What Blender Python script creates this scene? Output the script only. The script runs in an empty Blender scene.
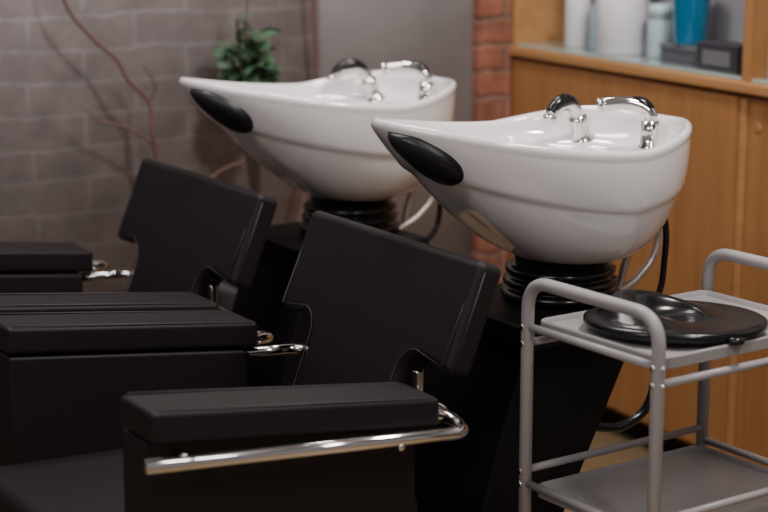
import bpy, bmesh, math, random
from mathutils import Vector, Matrix
random.seed(4)
S=bpy.context.scene
rad=math.radians
# ---------------------------------------------------------------- materials
def mat(name,col,rough=.5,metal=0,bump=0,bscale=200,var=0,vscale=5,coat=0,spec=.5,trans=0,ior=1.45,bdist=.001):
    m=bpy.data.materials.new(name); m.use_nodes=True
    nt=m.node_tree; p=nt.nodes['Principled BSDF']
    p.inputs['Base Color'].default_value=(*col,1); p.inputs['Roughness'].default_value=rough
    p.inputs['Metallic'].default_value=metal; p.inputs['Coat Weight'].default_value=coat
    p.inputs['Specular IOR Level'].default_value=spec; p.inputs['Transmission Weight'].default_value=trans
    p.inputs['IOR'].default_value=ior
    tc=nt.nodes.new('ShaderNodeTexCoord')
    if bump:
        n=nt.nodes.new('ShaderNodeTexNoise'); n.inputs['Scale'].default_value=bscale; n.inputs['Detail'].default_value=3
        b=nt.nodes.new('ShaderNodeBump'); b.inputs['Strength'].default_value=bump; b.inputs['Distance'].default_value=bdist
        nt.links.new(tc.outputs['Object'],n.inputs['Vector']); nt.links.new(n.outputs['Fac'],b.inputs['Height'])
        nt.links.new(b.outputs['Normal'],p.inputs['Normal'])
    if var:
        n=nt.nodes.new('ShaderNodeTexNoise'); n.inputs['Scale'].default_value=vscale; n.inputs['Detail'].default_value=6
        r=nt.nodes.new('ShaderNodeValToRGB')
        r.color_ramp.elements[0].position=.3; r.color_ramp.elements[1].position=.7
        r.color_ramp.elements[0].color=(*[c*(1-var) for c in col],1); r.color_ramp.elements[1].color=(*[min(1,c*(1+var)) for c in col],1)
        nt.links.new(tc.outputs['Object'],n.inputs['Vector']); nt.links.new(n.outputs['Fac'],r.inputs['Fac'])
        nt.links.new(r.outputs['Color'],p.inputs['Base Color'])
    return m
M_leather=mat('black_leather',(.0115,.008,.0098),.52,bump=.35,bscale=450,bdist=.0006,spec=.31)
M_seam=mat('seam_thread',(.04,.032,.036),.6)
M_lam=mat('black_laminate',(.008,.0065,.008),.5,spec=.2)
M_rub=mat('black_rubber',(.007,.007,.008),.2,bump=.08,bscale=60)
M_pad=mat('gel_pad',(.009,.009,.011),.34,bump=.5,bscale=260)
M_cer=mat('white_ceramic',(.82,.785,.795),.06,coat=.8)
M_chr=mat('chrome',(.74,.72,.71),.09,metal=1)
M_hose=mat('braided_hose',(.62,.56,.52),.35,metal=.7,bump=1,bscale=300)
M_gry=mat('grey_paint',(.32,.30,.308),.4,coat=.15)
M_shelf=mat('grey_plastic',(.31,.295,.30),.36,bump=.1,bscale=30)
def wood_mat(name,c1,c2,sc=(1,1,.06)):
    m=bpy.data.materials.new(name); m.use_nodes=True; nt=m.node_tree; p=nt.nodes['Principled BSDF']
    tc=nt.nodes.new('ShaderNodeTexCoord'); mp=nt.nodes.new('ShaderNodeMapping'); mp.inputs['Scale'].default_value=sc
    n=nt.nodes.new('ShaderNodeTexNoise'); n.inputs['Scale'].default_value=40; n.inputs['Detail'].default_value=5; n.inputs['Distortion'].default_value=.6
    r=nt.nodes.new('ShaderNodeValToRGB'); r.color_ramp.elements[0].position=.3; r.color_ramp.elements[1].position=.72
    r.color_ramp.elements[0].color=(*c1,1); r.color_ramp.elements[1].color=(*c2,1)
    nt.links.new(tc.outputs['Object'],mp.inputs['Vector']); nt.links.new(mp.outputs[0],n.inputs['Vector'])
    nt.links.new(n.outputs['Fac'],r.inputs['Fac']); nt.links.new(r.outputs[0],p.inputs['Base Color']); p.inputs['Roughness'].default_value=.42
    return m
M_wood=wood_mat('oak_veneer',(.28,.125,.043),(.37,.175,.064))
M_wood2=wood_mat('oak_edge',(.35,.17,.064),(.44,.23,.09),(.06,1,1))
# ---------------------------------------------------------------- helpers
def empty(name,loc,rz=0):
    e=bpy.data.objects.new(name,None); S.collection.objects.link(e); e.location=loc; e.rotation_euler=(0,0,rz); e.empty_display_size=.1
    return e
def mkobj(name,verts,faces,m,parent=None,smooth=True,bev=0,seg=3,sub=0):
    me=bpy.data.meshes.new(name); me.from_pydata([tuple(v) for v in verts],[],faces)
    bm=bmesh.new(); bm.from_mesh(me); bmesh.ops.recalc_face_normals(bm,faces=bm.faces); bm.to_mesh(me); bm.free()
    me.materials.append(m)
    o=bpy.data.objects.new(name,me); S.collection.objects.link(o)
    if parent: o.parent=parent
    if smooth:
        for p in me.polygons: p.use_smooth=True
    if bev:
        b=o.modifiers.new('bev','BEVEL'); b.width=bev; b.segments=seg; b.limit_method='ANGLE'; b.angle_limit=rad(35)
        b.harden_normals=False
        w=o.modifiers.new('wn','WEIGHTED_NORMAL'); w.keep_sharp=True
    if sub:
        s=o.modifiers.new('s','SUBSURF'); s.levels=sub; s.render_levels=sub
    return o
def hexa(name,c,m,parent=None,bev=.006,seg=3):
    f=[(0,3,2,1),(4,5,6,7),(0,1,5,4),(1,2,6,5),(2,3,7,6),(3,0,4,7)]
    return mkobj(name,c,f,m,parent,bev=bev,seg=seg)
def box(name,x0,x1,y0,y1,z0,z1,m,parent=None,bev=.004,seg=2):
    return hexa(name,[(x0,y0,z0),(x1,y0,z0),(x1,y1,z0),(x0,y1,z0),(x0,y0,z1),(x1,y0,z1),(x1,y1,z1),(x0,y1,z1)],m,parent,bev,seg)
def prism(name,poly,y0,y1,m,parent=None,bev=.004,seg=2):
    n=len(poly); v=[(a,y0,b) for a,b in poly]+[(a,y1,b) for a,b in poly]
    f=[tuple(range(n)),tuple(range(2*n-1,n-1,-1))]+[(i,(i+1)%n,n+(i+1)%n,n+i) for i in range(n)]
    return mkobj(name,v,f,m,parent,bev=bev,seg=seg)
def fillet(pts,r,n=8):
    pts=[Vector(p) for p in pts]; out=[pts[0]]
    for i in range(1,len(pts)-1):
        a,b,c=pts[i-1],pts[i],pts[i+1]
        d1=(a-b); d2=(c-b); rr=min(r,d1.length*.49,d2.length*.49)
        p0=b+d1.normalized()*rr; p2=b+d2.normalized()*rr
        for k in range(n+1):
            t=k/n; out.append((1-t)**2*p0+2*t*(1-t)*b+t*t*p2)
    out.append(pts[-1]); return out
def catmull(pts,n=8):
    P=[Vector(p) for p in pts]; P=[2*P[0]-P[1]]+P+[2*P[-1]-P[-2]]; out=[]
    for i in range(1,len(P)-2):
        for k in range(n):
            t=k/n; a,b,c,d=P[i-1],P[i],P[i+1],P[i+2]
            out.append(.5*((2*b)+(c-a)*t+(2*a-5*b+4*c-d)*t*t+(3*b-a-3*c+d)*t**3))
    out.append(P[-2]); return out
def tubedata(pts,r,n=12,cap=True):
    pts=[Vector(p) for p in pts]; V=[];F=[]
    up=Vector((0,0,1)); t0=(pts[1]-pts[0]).normalized()
    if abs(t0.z)>.9: up=Vector((1,0,0))
    nrm=t0.cross(up).normalized()
    for i,p in enumerate(pts):
        t=(pts[min(i+1,len(pts)-1)]-pts[max(i-1,0)]).normalized()
        nrm=(nrm-t*nrm.dot(t)).normalized(); bn=t.cross(nrm)
        rr=r[i] if isinstance(r,(list,tuple)) else r
        for k in range(n):
            a=2*math.pi*k/n; V.append(p+nrm*math.cos(a)*rr+bn*math.sin(a)*rr)
    for i in range(len(pts)-1):
        for k in range(n):
            F.append((i*n+k,i*n+(k+1)%n,(i+1)*n+(k+1)%n,(i+1)*n+k))
    if cap:
        F.append(tuple(range(n))); F.append(tuple(range((len(pts)-1)*n,len(pts)*n)))
    return V,F
def tube(name,pts,r,m,parent=None,n=12):
    V,F=tubedata(pts,r,n); return mkobj(name,V,F,m,parent)
def lathe(name,prof,m,parent=None,loc=(0,0,0),n=32,rot=None,sub=0,sx=1,sy=1):
    V=[];F=[]
    for (r,z) in prof:
        for k in range(n):
            a=2*math.pi*k/n; V.append(Vector((r*math.cos(a)*sx,r*math.sin(a)*sy,z)))
    for i in range(len(prof)-1):
        for k in range(n): F.append((i*n+k,i*n+(k+1)%n,(i+1)*n+(k+1)%n,(i+1)*n+k))
    F.append(tuple(range(n))); F.append(tuple(range((len(prof)-1)*n,len(prof)*n)))
    if rot is not None: V=[rot@v for v in V]
    V=[v+Vector(loc) for v in V]
    return mkobj(name,V,F,m,parent,sub=sub)
# ---------------------------------------------------------------- frames
ROW=rad(32)
O2=Vector((.314,3.13,0)); O1=Vector((-.072,3.74,0))
K=Vector((.3375,4.83,0)); KR=rad(-62)

# ================================================================ chair
def build_chair(O):
    E=empty('shampoo_chair',O,ROW)
    def zs(b,off=0): return .462+off-(b+.95)*.03
    b0,b1=-1.02,-.43
    hexa('seat_cushion',[(b0,-.218,zs(b0)-.11),(b1,-.218,zs(b1)-.11),(b1,.218,zs(b1)-.11),(b0,.218,zs(b0)-.11),
                 (b0,-.218,zs(b0)),(b1,-.218,zs(b1)),(b1,.218,zs(b1)),(b0,.218,zs(b0))],M_leather,E,.03,5)
    box('seat_base',-.96,-.36,-.215,.215,.12,.36,M_leather,E,.01)
    box('plinth',-.9,-.34,-.17,.17,0,.125,M_lam,E,.006)
    def zt(b): return .630-(b+.478)*.112
    for s,nm in ((-1,'near'),(1,'far')):
        ri,ro,rp=.222*s,.33*s,.300*s
        f,bk=-.95,(-.475 if s<0 else -.489)
        def H(nm2,a,c,zb0,zb1,zt0,zt1,ff,bb,m=M_leather,bev=.01,seg=4):
            y0,y1=min(a,c),max(a,c)
            return hexa(nm2,[(ff,y0,zb0),(bb,y0,zb1),(bb,y1,zb1),(ff,y1,zb0),(ff,y0,zt0),(bb,y0,zt1),(bb,y1,zt1),(ff,y1,zt0)],m,E,bev,seg)
        H('arm_pad_'+nm,ri,ro,zt(f)-.047,zt(bk)-.047,zt(f),zt(bk),f,bk,bev=.009)
        H('arm_panel_'+nm,ri,rp,.2,.2,zt(f)-.05,zt(bk+-.02)-.05,f+.002,bk-.025,bev=.006,seg=3)
        for rr in (ri,ro):
            y=rr-(.004*s if rr==ro else -.004*s)
            tube('arm_seam',[(f+.012,y,zt(f)+.0004),(bk-.012,y,zt(bk)+.0004)],.0014,M_seam,E,6)
        for bb in (-.9,-.56):
            lathe('rail_screw',[(.004,0),(.004,.03)],M_chr,E,loc=(bb,.30*s,zt(bb)-.066),rot=Matrix.Rotation(rad(-90*s),3,'X'),n=10)
            lathe('rail_screw_cap',[(.006,0),(.006,.002),(.003,.004)],M_chr,E,loc=(bb,.352*s,zt(bb)-.066),rot=Matrix.Rotation(rad(-90*s),3,'X'),n=12)
    def zr(b): return .577-(b+.48)*.073
    for s in (-1,1):
        pts=[(-.965,.343*s,zr(-.965)),(-.432,.343*s,zr(-.425)),(-.432,.275*s,zr(-.425)+.012),(-.53,.262*s,zr(-.5)+.012)]
        tube('arm_rail',fillet(pts,.04),.0105,M_chr,E,16)
        tube('back_hinge_rod',fillet([(-.52,.25*s,.572),(-.395,.245*s,.567),(-.385,.17*s,.565),(-.385,.05*s,.565)],.035),.009,M_chr,E,14)
        box('hinge_plate',-.412,-.398,(.166*s if s<0 else .150),(.150*s if s<0 else .166),.55,.622,M_chr,E,.003)
    half=[(0,.816),(.268,.812),(.268,.640),(.187,.650)]
    arc=[]
    for k in range(1,9):
        a=k/8*math.pi/2
        arc.append((.187-.044*math.sin(a),.650-.044*(1-math.cos(a))))
    half+=arc+[(.141,.53),(.137,.44)]
    SH=.013
    out=[(r+SH,z) for r,z in half[1:]]+[(-r+SH,z) for r,z in reversed(half[1:])]
    def bz(z): return -.352-(.806-z)*.39
    nx,nz=-math.cos(math.atan(.39)),math.sin(math.atan(.39))
    th=.05; n=len(out); V=[]
    for r,z in out: V.append((bz(z),r,z))
    for r,z in out: V.append((bz(z)-nx*th,r,z-nz*th))
    F=[tuple(range(n)),tuple(range(2*n-1,n-1,-1))]+[(i,(i+1)%n,n+(i+1)%n,n+i) for i in range(n)]
    mkobj('backrest',V,F,M_leather,E,bev=.014,seg=5)
    inn=[Vector((bz(z)+nx*.0002,SH+(r-SH)*.955,z+(-.011 if z>.75 else .009))) for r,z in out]
    tube('back_seam',inn,.0011,M_seam,E,6)
    for s in (-1,1):
        tube('side_seam',[(bz(.797)-nx*.012,.2682*s+SH,.797-nz*.012),(bz(.652)-nx*.012,.2682*s+SH,.652-nz*.012)],.0012,M_seam,E,6)
    box('back_bracket',-.44,-.37,-.06,.06,.36,.57,M_lam,E,.004)
    return E
build_chair(O2); build_chair(O1)

# ================================================================ basin
ZB=.737
def rimpt(t):
    c,s=math.cos(t),math.sin(t)
    if c>=0: return .221*c,.221*s
    return -.380*abs(c)**.95,.221*s*(1-.24*c*c)
def rimz(t):
    c=math.cos(t)
    if c>0: return .950+.040*c**1.3*(1-.45*c**6)
    return .950+.054*abs(c)**1.5
def outer(t,h):
    c,s=math.cos(t),math.sin(t)
    p=2.25 if c>0 else 2.25-1.15*abs(c)**1.0
    f=(1-(1-h)**p)**(1/p)
    hc=.50+.16*(-c if c<0 else .3*c)
    x=max(0,min(1,(h-hc)/.08)); f=f*(.955+.045*(x*x*(3-2*x))) if h<.999 else 1
    rb,rr=rimpt(t)
    b=.078*c*(1-f)+rb*f; r=.078*s*(1-f)+rr*f
    return Vector((b,r,ZB+(rimz(t)-.014-ZB)*h))
def build_basin(O,tapdir):
    E=empty('shampoo_basin',O,ROW)
    N=128
    hs=[0,.02,.05,.1,.16,.23,.3,.37,.44,.48,.50,.52,.54,.56,.58,.60,.62,.64,.66,.68,.70,.73,.8,.87,.93,.97,1]
    V=[];F=[]; C=Vector((-.03,0,0))
    rows=[]
    for h in hs: rows.append([outer(2*math.pi*k/N,h) for k in range(N)])
    def off(t,d,dz):
        b,r=rimpt(t); v=Vector((b,r,0))-C; L=v.length; v=v*((L+d)/L)+C; v.z=rimz(t)+dz; return v
    for d,dz in ((.002,-.008),(.000,-.001),(-.005,.002),(-.011,.001),(-.016,-.006),(-.019,-.016)):
        rows.append([off(2*math.pi*k/N,d,dz) for k in range(N)])
    def deck(t):
        c=math.cos(t); x=max(0,min(1,(c+.0)/.75)); return x*x*(3-2*x)
    rows.append([off(2*math.pi*k/N,-(.022+.004*deck(2*math.pi*k/N)),-.022-.030*deck(2*math.pi*k/N)) for k in range(N)])
    rows.append([off(2*math.pi*k/N,-(.024+.048*deck(2*math.pi*k/N)),-.026-.036*deck(2*math.pi*k/N)) for k in range(N)])
    rows.append([off(2*math.pi*k/N,-(.026+.058*deck(2*math.pi*k/N)),-.030-.040*deck(2*math.pi*k/N)) for k in range(N)])
    for j in range(1,11):
        g=j/10; row=[]
        for k in range(N):
            t=2*math.pi*k/N; e=off(t,-(.028+.060*deck(t)),-.034-.044*deck(t)); c=math.cos(t)
            p=2.1 if c>0 else 2.1-.7*abs(c)
            h=1-g; f=(1-(1-h)**p)**(1/p)
            bot=Vector((.02*math.cos(t)+.01,.02*math.sin(t),0))
            v=bot*(1-f)+Vector((e.x,e.y,0))*f; v.z=.81+(e.z-.81)*h; row.append(v)
        rows.append(row)
    for row in rows: V+=row
    for i in range(len(rows)-1):
        for k in range(N): F.append((i*N+k,i*N+(k+1)%N,(i+1)*N+(k+1)%N,(i+1)*N+k))
    F.append(tuple(range(N))); F.append(tuple(range((len(rows)-1)*N,len(rows)*N)))
    mkobj('bowl',V,F,M_cer,E)
    lathe('drain',[(.001,0),(.024,0),(.026,.003),(.02,.004),(.012,.001),(.001,.001)],M_chr,E,loc=(.01,0,.811))
    V=[];F=[];tc,hc=rad(180+21),.86; n=48; R=10
    for j in range(R+1):
        ro=j/R
        for k in range(n):
            a=2*math.pi*k/n
            u=ro*math.cos(a); w=ro*math.sin(a)*(1+.3*math.cos(a))
            t=tc+rad(14)*u-rad(6.5)*w; h=hc-.135*u-.115*w
            h=min(h,.998)
            p=outer(t,h); e=1e-3
            nn=(outer(t+e,h)-outer(t-e,h)).cross(outer(t,h)-outer(t,h-e)).normalized()
            if nn.dot(p-Vector((0,0,p.z)))<0: nn=-nn
            p=p+nn*(.024*math.sqrt(max(0,1-ro**2.2))-.002)
            V.append(p)
    for j in range(R):
        for k in range(n): F.append((j*n+k,j*n+(k+1)%n,(j+1)*n+(k+1)%n,(j+1)*n+k))
    mkobj('neck_pad',V,F,M_pad,E)
    prof=[(.075,.657),(.098,.66)]
    for i in range(3):
        z=.664+i*.021
        prof+=[(.098-.004*i,z),(.106-.004*i,z+.004),(.107-.004*i,z+.011),(.100-.004*i,z+.0155),(.086,z+.018)]
    prof+=[(.08,.740),(.07,.743)]
    lathe('tilt_collar',prof,M_rub,E,n=48)
    box('pedestal_top',-.19,.105,-.15,.15,.615,.66,M_lam,E,.006)
    prism('pedestal',[(-.175,.62),(.07,.62),(-.09,.30),(-.22,0),(-.33,0),(-.33,.2),(-.26,.345)],-.135,.135,M_lam,E,.005)
    # mixer tap
    T=Vector((.136,.118,.918)); td=Vector((tapdir[0],tapdir[1],0)).normalized()
    ax=(Vector((0,0,1))+td*.35).normalized()
    lathe('tap_base',[(.0,-.01),(.026,-.01),(.027,.0),(.022,.006),(.0175,.014),(.0175,.032),(.0185,.038),(.0165,.048),(.0,.052)],M_chr,E,loc=T,n=24,rot=Vector((0,0,1)).rotation_difference(ax).to_matrix())
    def tp(a,z): return T+td*a+Vector((0,0,z))
    sp=catmull([tp(.010,.034),tp(.022,.056),tp(.044,.070),tp(.070,.068),tp(.092,.052)],6); n=len(sp)
    tube('tap_spout',sp,[.0115+.0015*math.sin(math.pi*i/n) for i in range(n)],M_chr,E,14)
    lv=[p+Vector((0,0,.005)) for p in sp[6:]]; n=len(lv)
    tube('tap_grip',lv,[.0065+.0080*math.sin(math.pi*(.12+.75*i/(n-1)))for i in range(n)],M_rub,E,14)
    tube('tap_nozzle',[sp[-1],sp[-1]+td*.004-Vector((0,0,.010))],[.013,.0115],M_chr,E,16)
    # hand shower
    Q=Vector((.172,-.03,.918))
    lathe('shower_socket',[(.0,-.01),(.022,-.01),(.022,.004),(.018,.008),(.0165,.03),(.0165,.05),(.0,.05)],M_chr,E,loc=Q,n=24)
    hp=catmull([Q+Vector((0,0,.044)),Q+Vector((.0,.0,.062)),Q+Vector((-.014,.014,.076)),Q+Vector((-.038,.032,.081)),Q+Vector((-.066,.054,.077))],6)
    n=len(hp); tube('hand_shower',hp,[.012+.001*(i/n) for i in range(n)],M_chr,E,16)
    hb=[p+Vector((0,0,.006)) for p in hp[3:n//2+6]]
    tube('shower_grip',hb,[.004+.0075*math.sin(math.pi*i/(len(hb)-1)) for i in range(len(hb))],M_rub,E)
    d=(hp[-1]-hp[-3]).normalized()
    tube('shower_head',[hp[-1],hp[-1]+d*.006,hp[-1]+d*.010],[.013,.0145,.012],M_chr,E,20)
    tube('shower_hose',catmull([(.13,-.03,.85),(.165,-.03,.83),(.200,-.03,.775),(.190,-.03,.72),(.15,-.03,.68),(.10,-.03,.655),(.06,-.03,.62)],8),.0075,M_hose,E)
    tube('supply_hose',catmull([(.12,.0,.85),(.155,-.01,.77),(.138,-.01,.70),(.115,-.01,.64),(.04,-.01,.6)],8),.0075,M_hose,E)
    tube('cable',catmull([(.14,-.06,.86),(.185,-.06,.8),(.190,-.06,.72),(.165,-.06,.64),(.03,-.06,.58)],8),.006,M_rub,E)
    tube('drain_hose',catmull([(.04,-.04,.59),(.13,-.05,.585),(.185,-.05,.52),(.17,-.05,.445),(.115,-.05,.415),(.06,-.05,.42),(-.04,-.05,.45)],8),.0085,M_rub,E)
    return E
build_basin(O2,(-.93,-.2)); build_basin(O1,(-.97,.3))

# ================================================================ trolley
TR=rad(35)
TL=empty('salon_trolley',(.2296,2.79,0),TR)
Lg,Wd=.40,.30; r=.0105
for i,x in enumerate((0,Lg)):
    top=.768
    tube('hoop_%d'%i,fillet([(x,0,.045),(x,0,top),(x,-Wd,top),(x,-Wd,.045)],.05,10),r,M_gry,TL,16)
    for y in (0,-Wd):
        lathe('caster_fork',[(.012,.03),(.014,.05),(.012,.06)],M_gry,TL,loc=(x,y,0),n=14)
        lathe('caster_wheel',[(.004,-.012),(.022,-.012),(.025,-.008),(.025,.008),(.022,.012),(.004,.012)],M_rub,TL,loc=(x,y,.0255),rot=Matrix.Rotation(rad(90),3,'X'),n=24)
rails=((.665,.692),(.452,.430),(.19,.17))
for zl,ze in rails:
    for y in (0,-Wd): tube('side_rail',[(0,y,zl),(Lg,y,zl)],.0065,M_gry,TL)
    for x in (0,Lg): tube('end_rail',[(x,0,ze),(x,-Wd,ze)],.0065,M_gry,TL)
def shelf(nm,z):
    x0,x1,y0,y1=.013,Lg-.013,-Wd+.004,-.004
    rc=.02
    def ring(ins,zz):
        pts=[]
        for cx,cy,a0 in ((x1-rc,y1-rc,0),(x0+rc,y1-rc,90),(x0+rc,y0+rc,180),(x1-rc,y0+rc,270)):
            for k in range(6):
                a=rad(a0+k*18); pts.append(Vector((cx+(rc-ins)*math.cos(a),cy+(rc-ins)*math.sin(a),zz)))
        return pts
    rows=[ring(.004,z-.012),ring(0,z-.010),ring(0,z+.006),ring(.002,z+.008),ring(.005,z+.008),ring(.007,z+.005),ring(.009,z)]
    n=len(rows[0]); V=[p for rr in rows for p in rr]; F=[]
    for i in range(len(rows)-1):
        for k in range(n): F.append((i*n+k,i*n+(k+1)%n,(i+1)*n+(k+1)%n,(i+1)*n+k))
    F.append(tuple(range(n))); F.append(tuple(range(len(V)-n,len(V))))
    mkobj(nm,V,F,M_shelf,TL,smooth=False)
shelf('top_shelf',.695); shelf('middle_shelf',.418); shelf('bottom_shelf',.16)
for x in (0,Lg):
    for y in (0,-Wd):
        for zp in rails[:2]:
            for zz in zp:
                sx=-1 if x==0 else 1
                lathe('bolt',[(.0,.009),(.005,.009),(.005,.0125),(.003,.0135),(.0,.0135)],M_chr,TL,loc=(x,y,zz),rot=Matrix.Rotation(rad(90*sx),3,'Y'),n=10)
                if y<0: lathe('bolt',[(.0,.009),(.004,.009),(.004,.012),(.0,.013)],M_chr,TL,loc=(x,y,zz),rot=Matrix.Rotation(rad(90),3,'X'),n=10)

# sculpted rubber neck tray lying on trolley: flat brim, off-centre raised collar with an open recess
NT=empty('rubber_neck_tray',(0,0,0),0)
NT.location=Matrix.Rotation(TR,4,'Z')@Vector((.160,-.168,.7035))+Vector((.2296,2.79,0)); NT.rotation_euler=(0,0,rad(8))
N=96
spec=[(.122,.100,.001,0,0),(.134,.114,.000,0,0),(.141,.121,.006,0,0),(.140,.120,.014,0,0),(.135,.115,.017,0,0),(.127,.107,.0165,0,0),
      (.113,.096,.020,-.006,.002),(.101,.087,.028,-.012,.004),(.090,.079,.038,-.017,.006),(.080,.071,.046,-.020,.008),(.072,.063,.050,-.020,.009),(.065,.056,.049,-.018,.009),(.060,.050,.041,-.014,.008),(.057,.046,.028,-.010,.006),(.050,.040,.014,-.008,.004),(.02,.015,.009,-.008,.004)]
V=[];F=[]
for i,(rx,ry,z,cx,cy) in enumerate(spec):
    for k in range(N):
        a=2*math.pi*k/N
        zz=z if i<6 else .014+(z-.014)*(.52+.48*math.cos(a-rad(150)))
        fan=1+ (.05*math.cos(2*(a+rad(40))) if i<6 else .0)
        V.append(Vector((cx+rx*math.cos(a)*fan,cy+ry*math.sin(a)*fan,zz)))
for i in range(len(spec)-1):
    for k in range(N): F.append((i*N+k,i*N+(k+1)%N,(i+1)*N+(k+1)%N,(i+1)*N+k))
F.append(tuple(range(N))); F.append(tuple(range(len(V)-N,len(V))))
mkobj('tray_body',V,F,M_rub,NT)
lathe('hang_tab',[(.004,0),(.012,0),(.014,.004),(.012,.010),(.004,.010)],M_rub,NT,loc=(.06,-.116,0),n=20)

# ================================================================ cabinet
CB=empty('wooden_cabinet',K,KR)
Ln=1.9; D=.42
box('carcass',0,Ln,.02,D,.06,.925,M_wood,CB,.002)
box('kick_base',0.01,Ln,.04,D-.01,0,.06,M_lam,CB,.002)
box('counter',-.0,Ln,-.012,D,.925,.95,M_wood2,CB,.004)
for i,(a,b) in enumerate(((.012,.955),(.985,1.9))):
    y=.0 if i==0 else .008
    box('door_panel_%d'%i,a,b,y,.02,.075,.915,M_wood,CB,.003)
box('door_stile',.958,.982,.004,.02,.075,.915,M_wood2,CB,.002)
lathe('finger_pull',[(.010,0),(.011,.0),(.011,.002),(.007,.002)],M_wood,CB,loc=(1.02,.009,.85),rot=Matrix.Rotation(rad(90),3,'X'),n=20)
nd=.18
box('niche_side',0,.022,-.0,nd,.95,1.75,M_wood2,CB,.002)
box('niche_back',0.022,Ln,nd,nd+.015,.95,1.75,mat('niche_white',(.40,.39,.42),.5),CB,.002)
box('divider',.965,.995,.0,.05,.95,1.75,M_wood,CB,.002)
box('cabinet_top',0,Ln,0,nd,1.73,1.76,M_wood2,CB,.002)
box('upper_shelf',.022,Ln,.02,nd,1.32,1.34,M_wood2,CB,.002)
M_glass=mat('green_glass',(.36,.46,.43),.05,spec=.8,coat=1)
box('glass_shelf',.03,Ln-.01,.005,nd-.005,.951,.958,M_glass,CB,.001)
zc=.9585
def shelfitem(name,s,y,z=zc):
    return empty(name,(Matrix.Translation(K)@Matrix.Rotation(KR,4,'Z')@Vector((s,y,z))),KR)
e=shelfitem('white_canister',.39,.09); lathe('body',[(.0,0),(.063,0),(.066,.004),(.066,.15),(.062,.156),(.064,.158),(.064,.185),(.058,.19),(0,.191)],mat('white_plastic',(.62,.6,.64),.4),e)
e=shelfitem('white_pump_bottle',.19,.09)
lathe('body',[(0,0),(.033,0),(.035,.004),(.035,.13),(.02,.15),(.012,.155),(.012,.17),(.006,.171),(.006,.19),(0,.191)],mat('white_plastic2',(.55,.54,.56),.35),e)
tube('pump_spout',[(0,0,.19),(0,0,.2),(-.035,0,.198)],.006,mat('white_plastic3',(.5,.5,.5),.4),e)
e=shelfitem('spray_bottle',.275,.10)
lathe('body',[(0,0),(.026,0),(.028,.004),(.028,.1),(.012,.125),(.012,.14),(0,.141)],mat('frost_blue',(.3,.38,.45),.2,coat=.5),e)
tube('trigger_head',[(.015,0,.145),(-.03,0,.15)],.011,M_rub,e)
e=shelfitem('shampoo_jar',.535,.10)
lathe('body',[(0,0),(.032,0),(.034,.004),(.034,.09),(.03,.1),(.033,.102),(.033,.13),(0,.132)],mat('pale_blue_plastic',(.38,.47,.52),.3),e)
e=shelfitem('storage_box',.66,.10); box('body',-.075,.075,-.04,.04,0,.040,mat('grey_card',(.07,.07,.085),.5),e,.003); box('lid',-.078,.078,-.043,.043,.030,.044,mat('grey_card2',(.10,.10,.12),.5),e,.003)
e=shelfitem('blue_cup',.66,.09,zc+.0445)
lathe('body',[(0,0),(.036,0),(.039,.004),(.046,.13),(.048,.134),(.043,.132),(.036,.01),(0,.008)],mat('blue_plastic',(.01,.17,.33),.2,coat=.5),e)
e=shelfitem('dark_product_box',.83,.07); box('body',-.075,.075,-.035,.035,0,.062,mat('dark_card',(.035,.033,.04),.4),e,.003); box('label',-.05,.05,-.0365,-.034,.012,.045,mat('label',(.12,.12,.13),.5),e,.0005)
e=shelfitem('brown_product_box',1.08,.08); box('body',-.06,.06,-.04,.04,0,.075,mat('brown_card',(.16,.10,.07),.5),e,.003); box('lid',-.062,.062,-.042,.042,.05,.08,mat('brown_card2',(.2,.13,.09),.5),e,.003)

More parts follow.
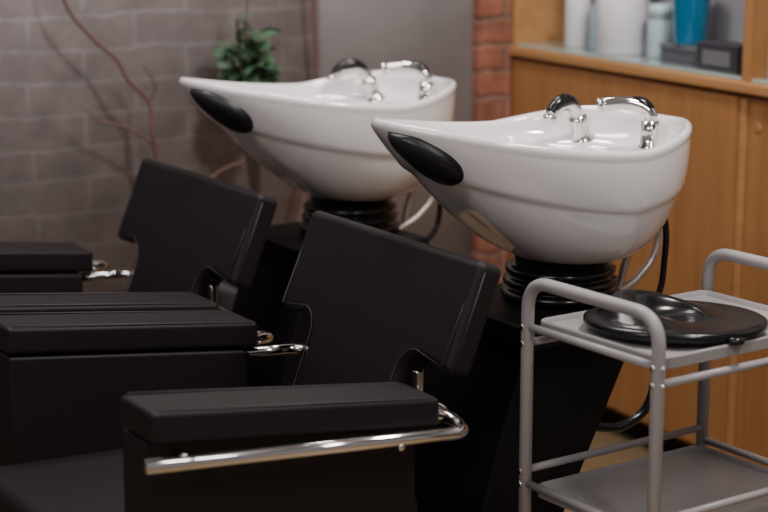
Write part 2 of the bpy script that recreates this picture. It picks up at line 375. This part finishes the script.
# ================================================================ room
def place(o): o.location=K; o.rotation_euler=(0,0,KR); return o
M_conc=mat('concrete',(.43,.425,.445),.75,bump=.5,bscale=12,var=.2,vscale=3,bdist=.004)
place(box('wall_back',-.14,-.02,-4.2,.62,-.0,2.8,M_conc,None,0))
def brickmat(name,c1,c2,mortar,bw,bh,ms,dist=.01,bstr=.6,noise=.02,nsc=3,invert=True,v0=.6,v1=1.35,nb=.5):
    m=bpy.data.materials.new(name); m.use_nodes=True; nt_=m.node_tree; p=nt_.nodes['Principled BSDF']; p.inputs['Roughness'].default_value=.8
    tc=nt_.nodes.new('ShaderNodeTexCoord'); sp=nt_.nodes.new('ShaderNodeSeparateXYZ'); cb=nt_.nodes.new('ShaderNodeCombineXYZ')
    nt_.links.new(tc.outputs['Object'],sp.inputs[0]); nt_.links.new(sp.outputs['Y'],cb.inputs['X']); nt_.links.new(sp.outputs['Z'],cb.inputs['Y'])
    nz=nt_.nodes.new('ShaderNodeTexNoise'); nz.inputs['Scale'].default_value=nsc; nz.inputs['Detail'].default_value=4; nt_.links.new(tc.outputs['Object'],nz.inputs['Vector'])
    sc=nt_.nodes.new('ShaderNodeVectorMath'); sc.operation='SCALE'; sc.inputs['Scale'].default_value=noise; nt_.links.new(nz.outputs['Color'],sc.inputs[0])
    ad=nt_.nodes.new('ShaderNodeVectorMath'); nt_.links.new(cb.outputs[0],ad.inputs[0]); nt_.links.new(sc.outputs[0],ad.inputs[1])
    b=nt_.nodes.new('ShaderNodeTexBrick'); b.inputs['Scale'].default_value=1; b.inputs['Brick Width'].default_value=bw; b.inputs['Row Height'].default_value=bh
    b.inputs['Mortar Size'].default_value=ms; b.inputs['Mortar Smooth'].default_value=.9
    b.inputs['Color1'].default_value=(*c1,1); b.inputs['Color2'].default_value=(*c2,1); b.inputs['Mortar'].default_value=(*mortar,1)
    nt_.links.new(ad.outputs[0],b.inputs['Vector'])
    n2=nt_.nodes.new('ShaderNodeTexNoise'); n2.inputs['Scale'].default_value=11; n2.inputs['Detail'].default_value=9; n2.inputs['Roughness'].default_value=.65; nt_.links.new(tc.outputs['Object'],n2.inputs['Vector'])
    mx=nt_.nodes.new('ShaderNodeMix'); mx.data_type='RGBA'; mx.blend_type='MULTIPLY'; mx.inputs['Factor'].default_value=1
    mr=nt_.nodes.new('ShaderNodeMapRange'); mr.inputs['From Min'].default_value=.3; mr.inputs['From Max'].default_value=.7; mr.inputs['To Min'].default_value=v0; mr.inputs['To Max'].default_value=v1; nt_.links.new(n2.outputs['Fac'],mr.inputs['Value'])
    nt_.links.new(b.outputs['Color'],mx.inputs['A']); nt_.links.new(mr.outputs[0],mx.inputs['B']); nt_.links.new(mx.outputs['Result'],p.inputs['Base Color'])
    bp=nt_.nodes.new('ShaderNodeBump'); bp.inputs['Strength'].default_value=bstr; bp.inputs['Distance'].default_value=dist; bp.invert=invert
    nt_.links.new(b.outputs['Fac'],bp.inputs['Height'])
    bp2=nt_.nodes.new('ShaderNodeBump'); bp2.inputs['Strength'].default_value=nb; bp2.inputs['Distance'].default_value=.006
    nt_.links.new(n2.outputs['Fac'],bp2.inputs['Height']); nt_.links.new(bp.outputs[0],bp2.inputs['Normal']); nt_.links.new(bp2.outputs[0],p.inputs['Normal'])
    return m
M_clad=brickmat('grey_painted_brick',(.285,.248,.252),(.30,.262,.266),(.37,.335,.342),.26,.078,.007,noise=.04,nsc=5,bstr=.08,dist=.003,v0=.75,v1=1.2,nb=.3)
place(box('trim_brick_cladding',-.02,0.0,-4.2,-.567,0,2.8,M_clad,None,0))
M_brick=brickmat('red_brick',(.30,.105,.062),(.22,.085,.058),(.19,.13,.10),.22,.07,.008,noise=.05,nsc=9,v0=.5,v1=1.4)
place(box('trim_brick_pillar',-.02,.015,-.105,-.004,0,2.8,M_brick,None,.002))
place(box('wall_right',-.14,4.4,.44,.56,0,2.8,mat('plaster',(.45,.44,.43),.8),None,0))
M_floor=wood_mat('floor_oak',(.34,.24,.13),(.42,.30,.17),(.08,1,1))
place(box('floor',-.14,5.6,-4.2,.56,-.05,0,M_floor,None,0))
place(box('ceiling',-.14,5.6,-4.2,.56,2.8,2.85,mat('ceiling_white',(.6,.6,.6),.8),None,0))

# ================================================================ plant
Pp=Matrix.Translation(K)@Matrix.Rotation(KR,4,'Z')@Vector((.15,-.80,0))
PL=empty('potted_plant',Pp,0)
lathe('planter',[(0,0),(.09,0),(.095,.01),(.115,.40),(.12,.42),(.11,.42),(.105,.39),(0,.385)],mat('grey_planter',(.12,.12,.125),.6),PL)
M_stem=mat('stem',(.06,.045,.03),.7); M_twig=mat('red_twig',(.13,.065,.055),.7)
M_leaf=mat('leaf_green',(.06,.12,.065),.5,var=.4,vscale=10,spec=.3)
V=[];F=[]
def leaf(p,d,up,l,w):
    d=d.normalized(); sd=d.cross(up).normalized(); u=sd.cross(d)
    base=len(V); n=6
    for i in range(n+1):
        t=i/n; ww=w*math.sin(math.pi*min(1,t*.93+.05))**.8; q=p+d*l*t-u*l*.22*t*t
        V.extend([q-sd*ww+u*.12*ww,q,q+sd*ww+u*.12*ww])
    for i in range(n):
        a=base+3*i; F.append((a,a+1,a+4,a+3)); F.append((a+1,a+2,a+5,a+4))
for k in range(10):
    tx=random.uniform(-.10,.02); ty=random.uniform(-.05,.04); tz=random.uniform(.91,1.02)
    if k==0: tx,tz=-.04,1.06
    st=catmull([(random.uniform(-.03,.03),0,.38),(tx*.2-.01,ty*.3,.65),(tx*.6-.01,ty*.7,.85),(tx-.01,ty,tz)],8)
    tube('stem_%d'%k,st,.0032,M_stem,PL,6)
    for j in range(len(st)//2+4,len(st)):
        for q in range(3):
            a=random.uniform(0,6.28); dd=Vector((math.cos(a),math.sin(a),random.uniform(-.3,.6)))
            leaf(Vector(st[j]),dd,Vector((random.uniform(-.8,.8),random.uniform(-1,.3),.7)).normalized(),random.uniform(.032,.055),random.uniform(.011,.018))
mkobj('foliage',V,F,M_leaf,PL)
def tw(nm,pts,r0): 
    c=catmull([Vector(p)-Pp for p in pts],8); n=len(c)
    tube(nm,c,[r0*(1-.4*i/n) for i in range(n)],M_twig,PL,8)
tw('branch_a',[(Pp.x-.03,Pp.y,.38),(-.45,4.25,.50),(-.535,4.25,.72),(-.55,4.24,.80),(-.555,4.24,.87),(-.60,4.22,.925),(-.625,4.21,.975),(-.68,4.19,1.03),(-.735,4.16,1.12),(-.75,4.15,1.3)],.0065)
tw('branch_a2',[(-.54,4.25,.76),(-.60,4.22,.81),(-.66,4.2,.83),(-.7,4.19,.86)],.0035)
tw('branch_a3',[(-.555,4.24,.87),(-.54,4.24,.91),(-.565,4.23,.96)],.0035)
tw('branch_b',[(Pp.x+.04,Pp.y,.38),(-.2,4.42,.6),(-.17,4.50,.85),(-.175,4.5,1.05),(-.185,4.48,1.3)],.006)
tw('branch_c',[(Pp.x,Pp.y,.38),(-.33,4.34,.8),(-.33,4.33,1.05),(-.31,4.33,1.2)],.004)
tw('branch_d',[(Pp.x-.04,Pp.y,.38),(-.45,4.2,.62),(-.40,4.22,.70),(-.33,4.25,.73)],.005)

# ================================================================ lights
def area(name,loc,tgt,sx,sy,pw,col):
    l=bpy.data.lights.new(name,'AREA'); l.shape='RECTANGLE'; l.size=sx; l.size_y=sy; l.energy=pw; l.color=col
    o=bpy.data.objects.new(name,l); S.collection.objects.link(o); o.location=loc
    o.rotation_euler=(Vector(tgt)-Vector(loc)).to_track_quat('-Z','Y').to_euler(); return o
area('ceiling_lamp',(.9,2.6,2.7),(.5,3.1,.8),.3,.3,40,(1,.94,.89))
area('ceiling_lamp_b',(-.6,3.3,2.7),(-.5,4.0,.8),.9,.3,24,(1,.95,.94))
area('ceiling_lamp_c',(.1,4.0,2.7),(.2,4.5,.9),.3,.3,18,(1,.93,.87))
area('added_highlight_strip_d',(-1.2,.6,2.6),(0,3.2,.8),1.2,.25,22,(1,.95,.94))  # added unseen strip light, put in for highlights on the ceramic
area('added_highlight_strip_e',(.9,1.0,2.6),(.5,3.2,.8),.25,.9,19,(1,.95,.91))  # second added strip near the camera, also for basin highlights, no known fitting
w=bpy.data.worlds.new('World'); S.world=w; w.use_nodes=True
w.node_tree.nodes['Background'].inputs[0].default_value=(.8,.75,.78,1); w.node_tree.nodes['Background'].inputs[1].default_value=.30
# ================================================================ camera
cam=bpy.data.cameras.new('camera'); co=bpy.data.objects.new('camera',cam); S.collection.objects.link(co)
co.location=(0,0,1.4); co.rotation_euler=(rad(78),0,0); cam.sensor_width=36; cam.lens=84.375; cam.clip_start=.05
cam.dof.use_dof=True; cam.dof.focus_distance=3.0; cam.dof.aperture_fstop=2.8
S.camera=co
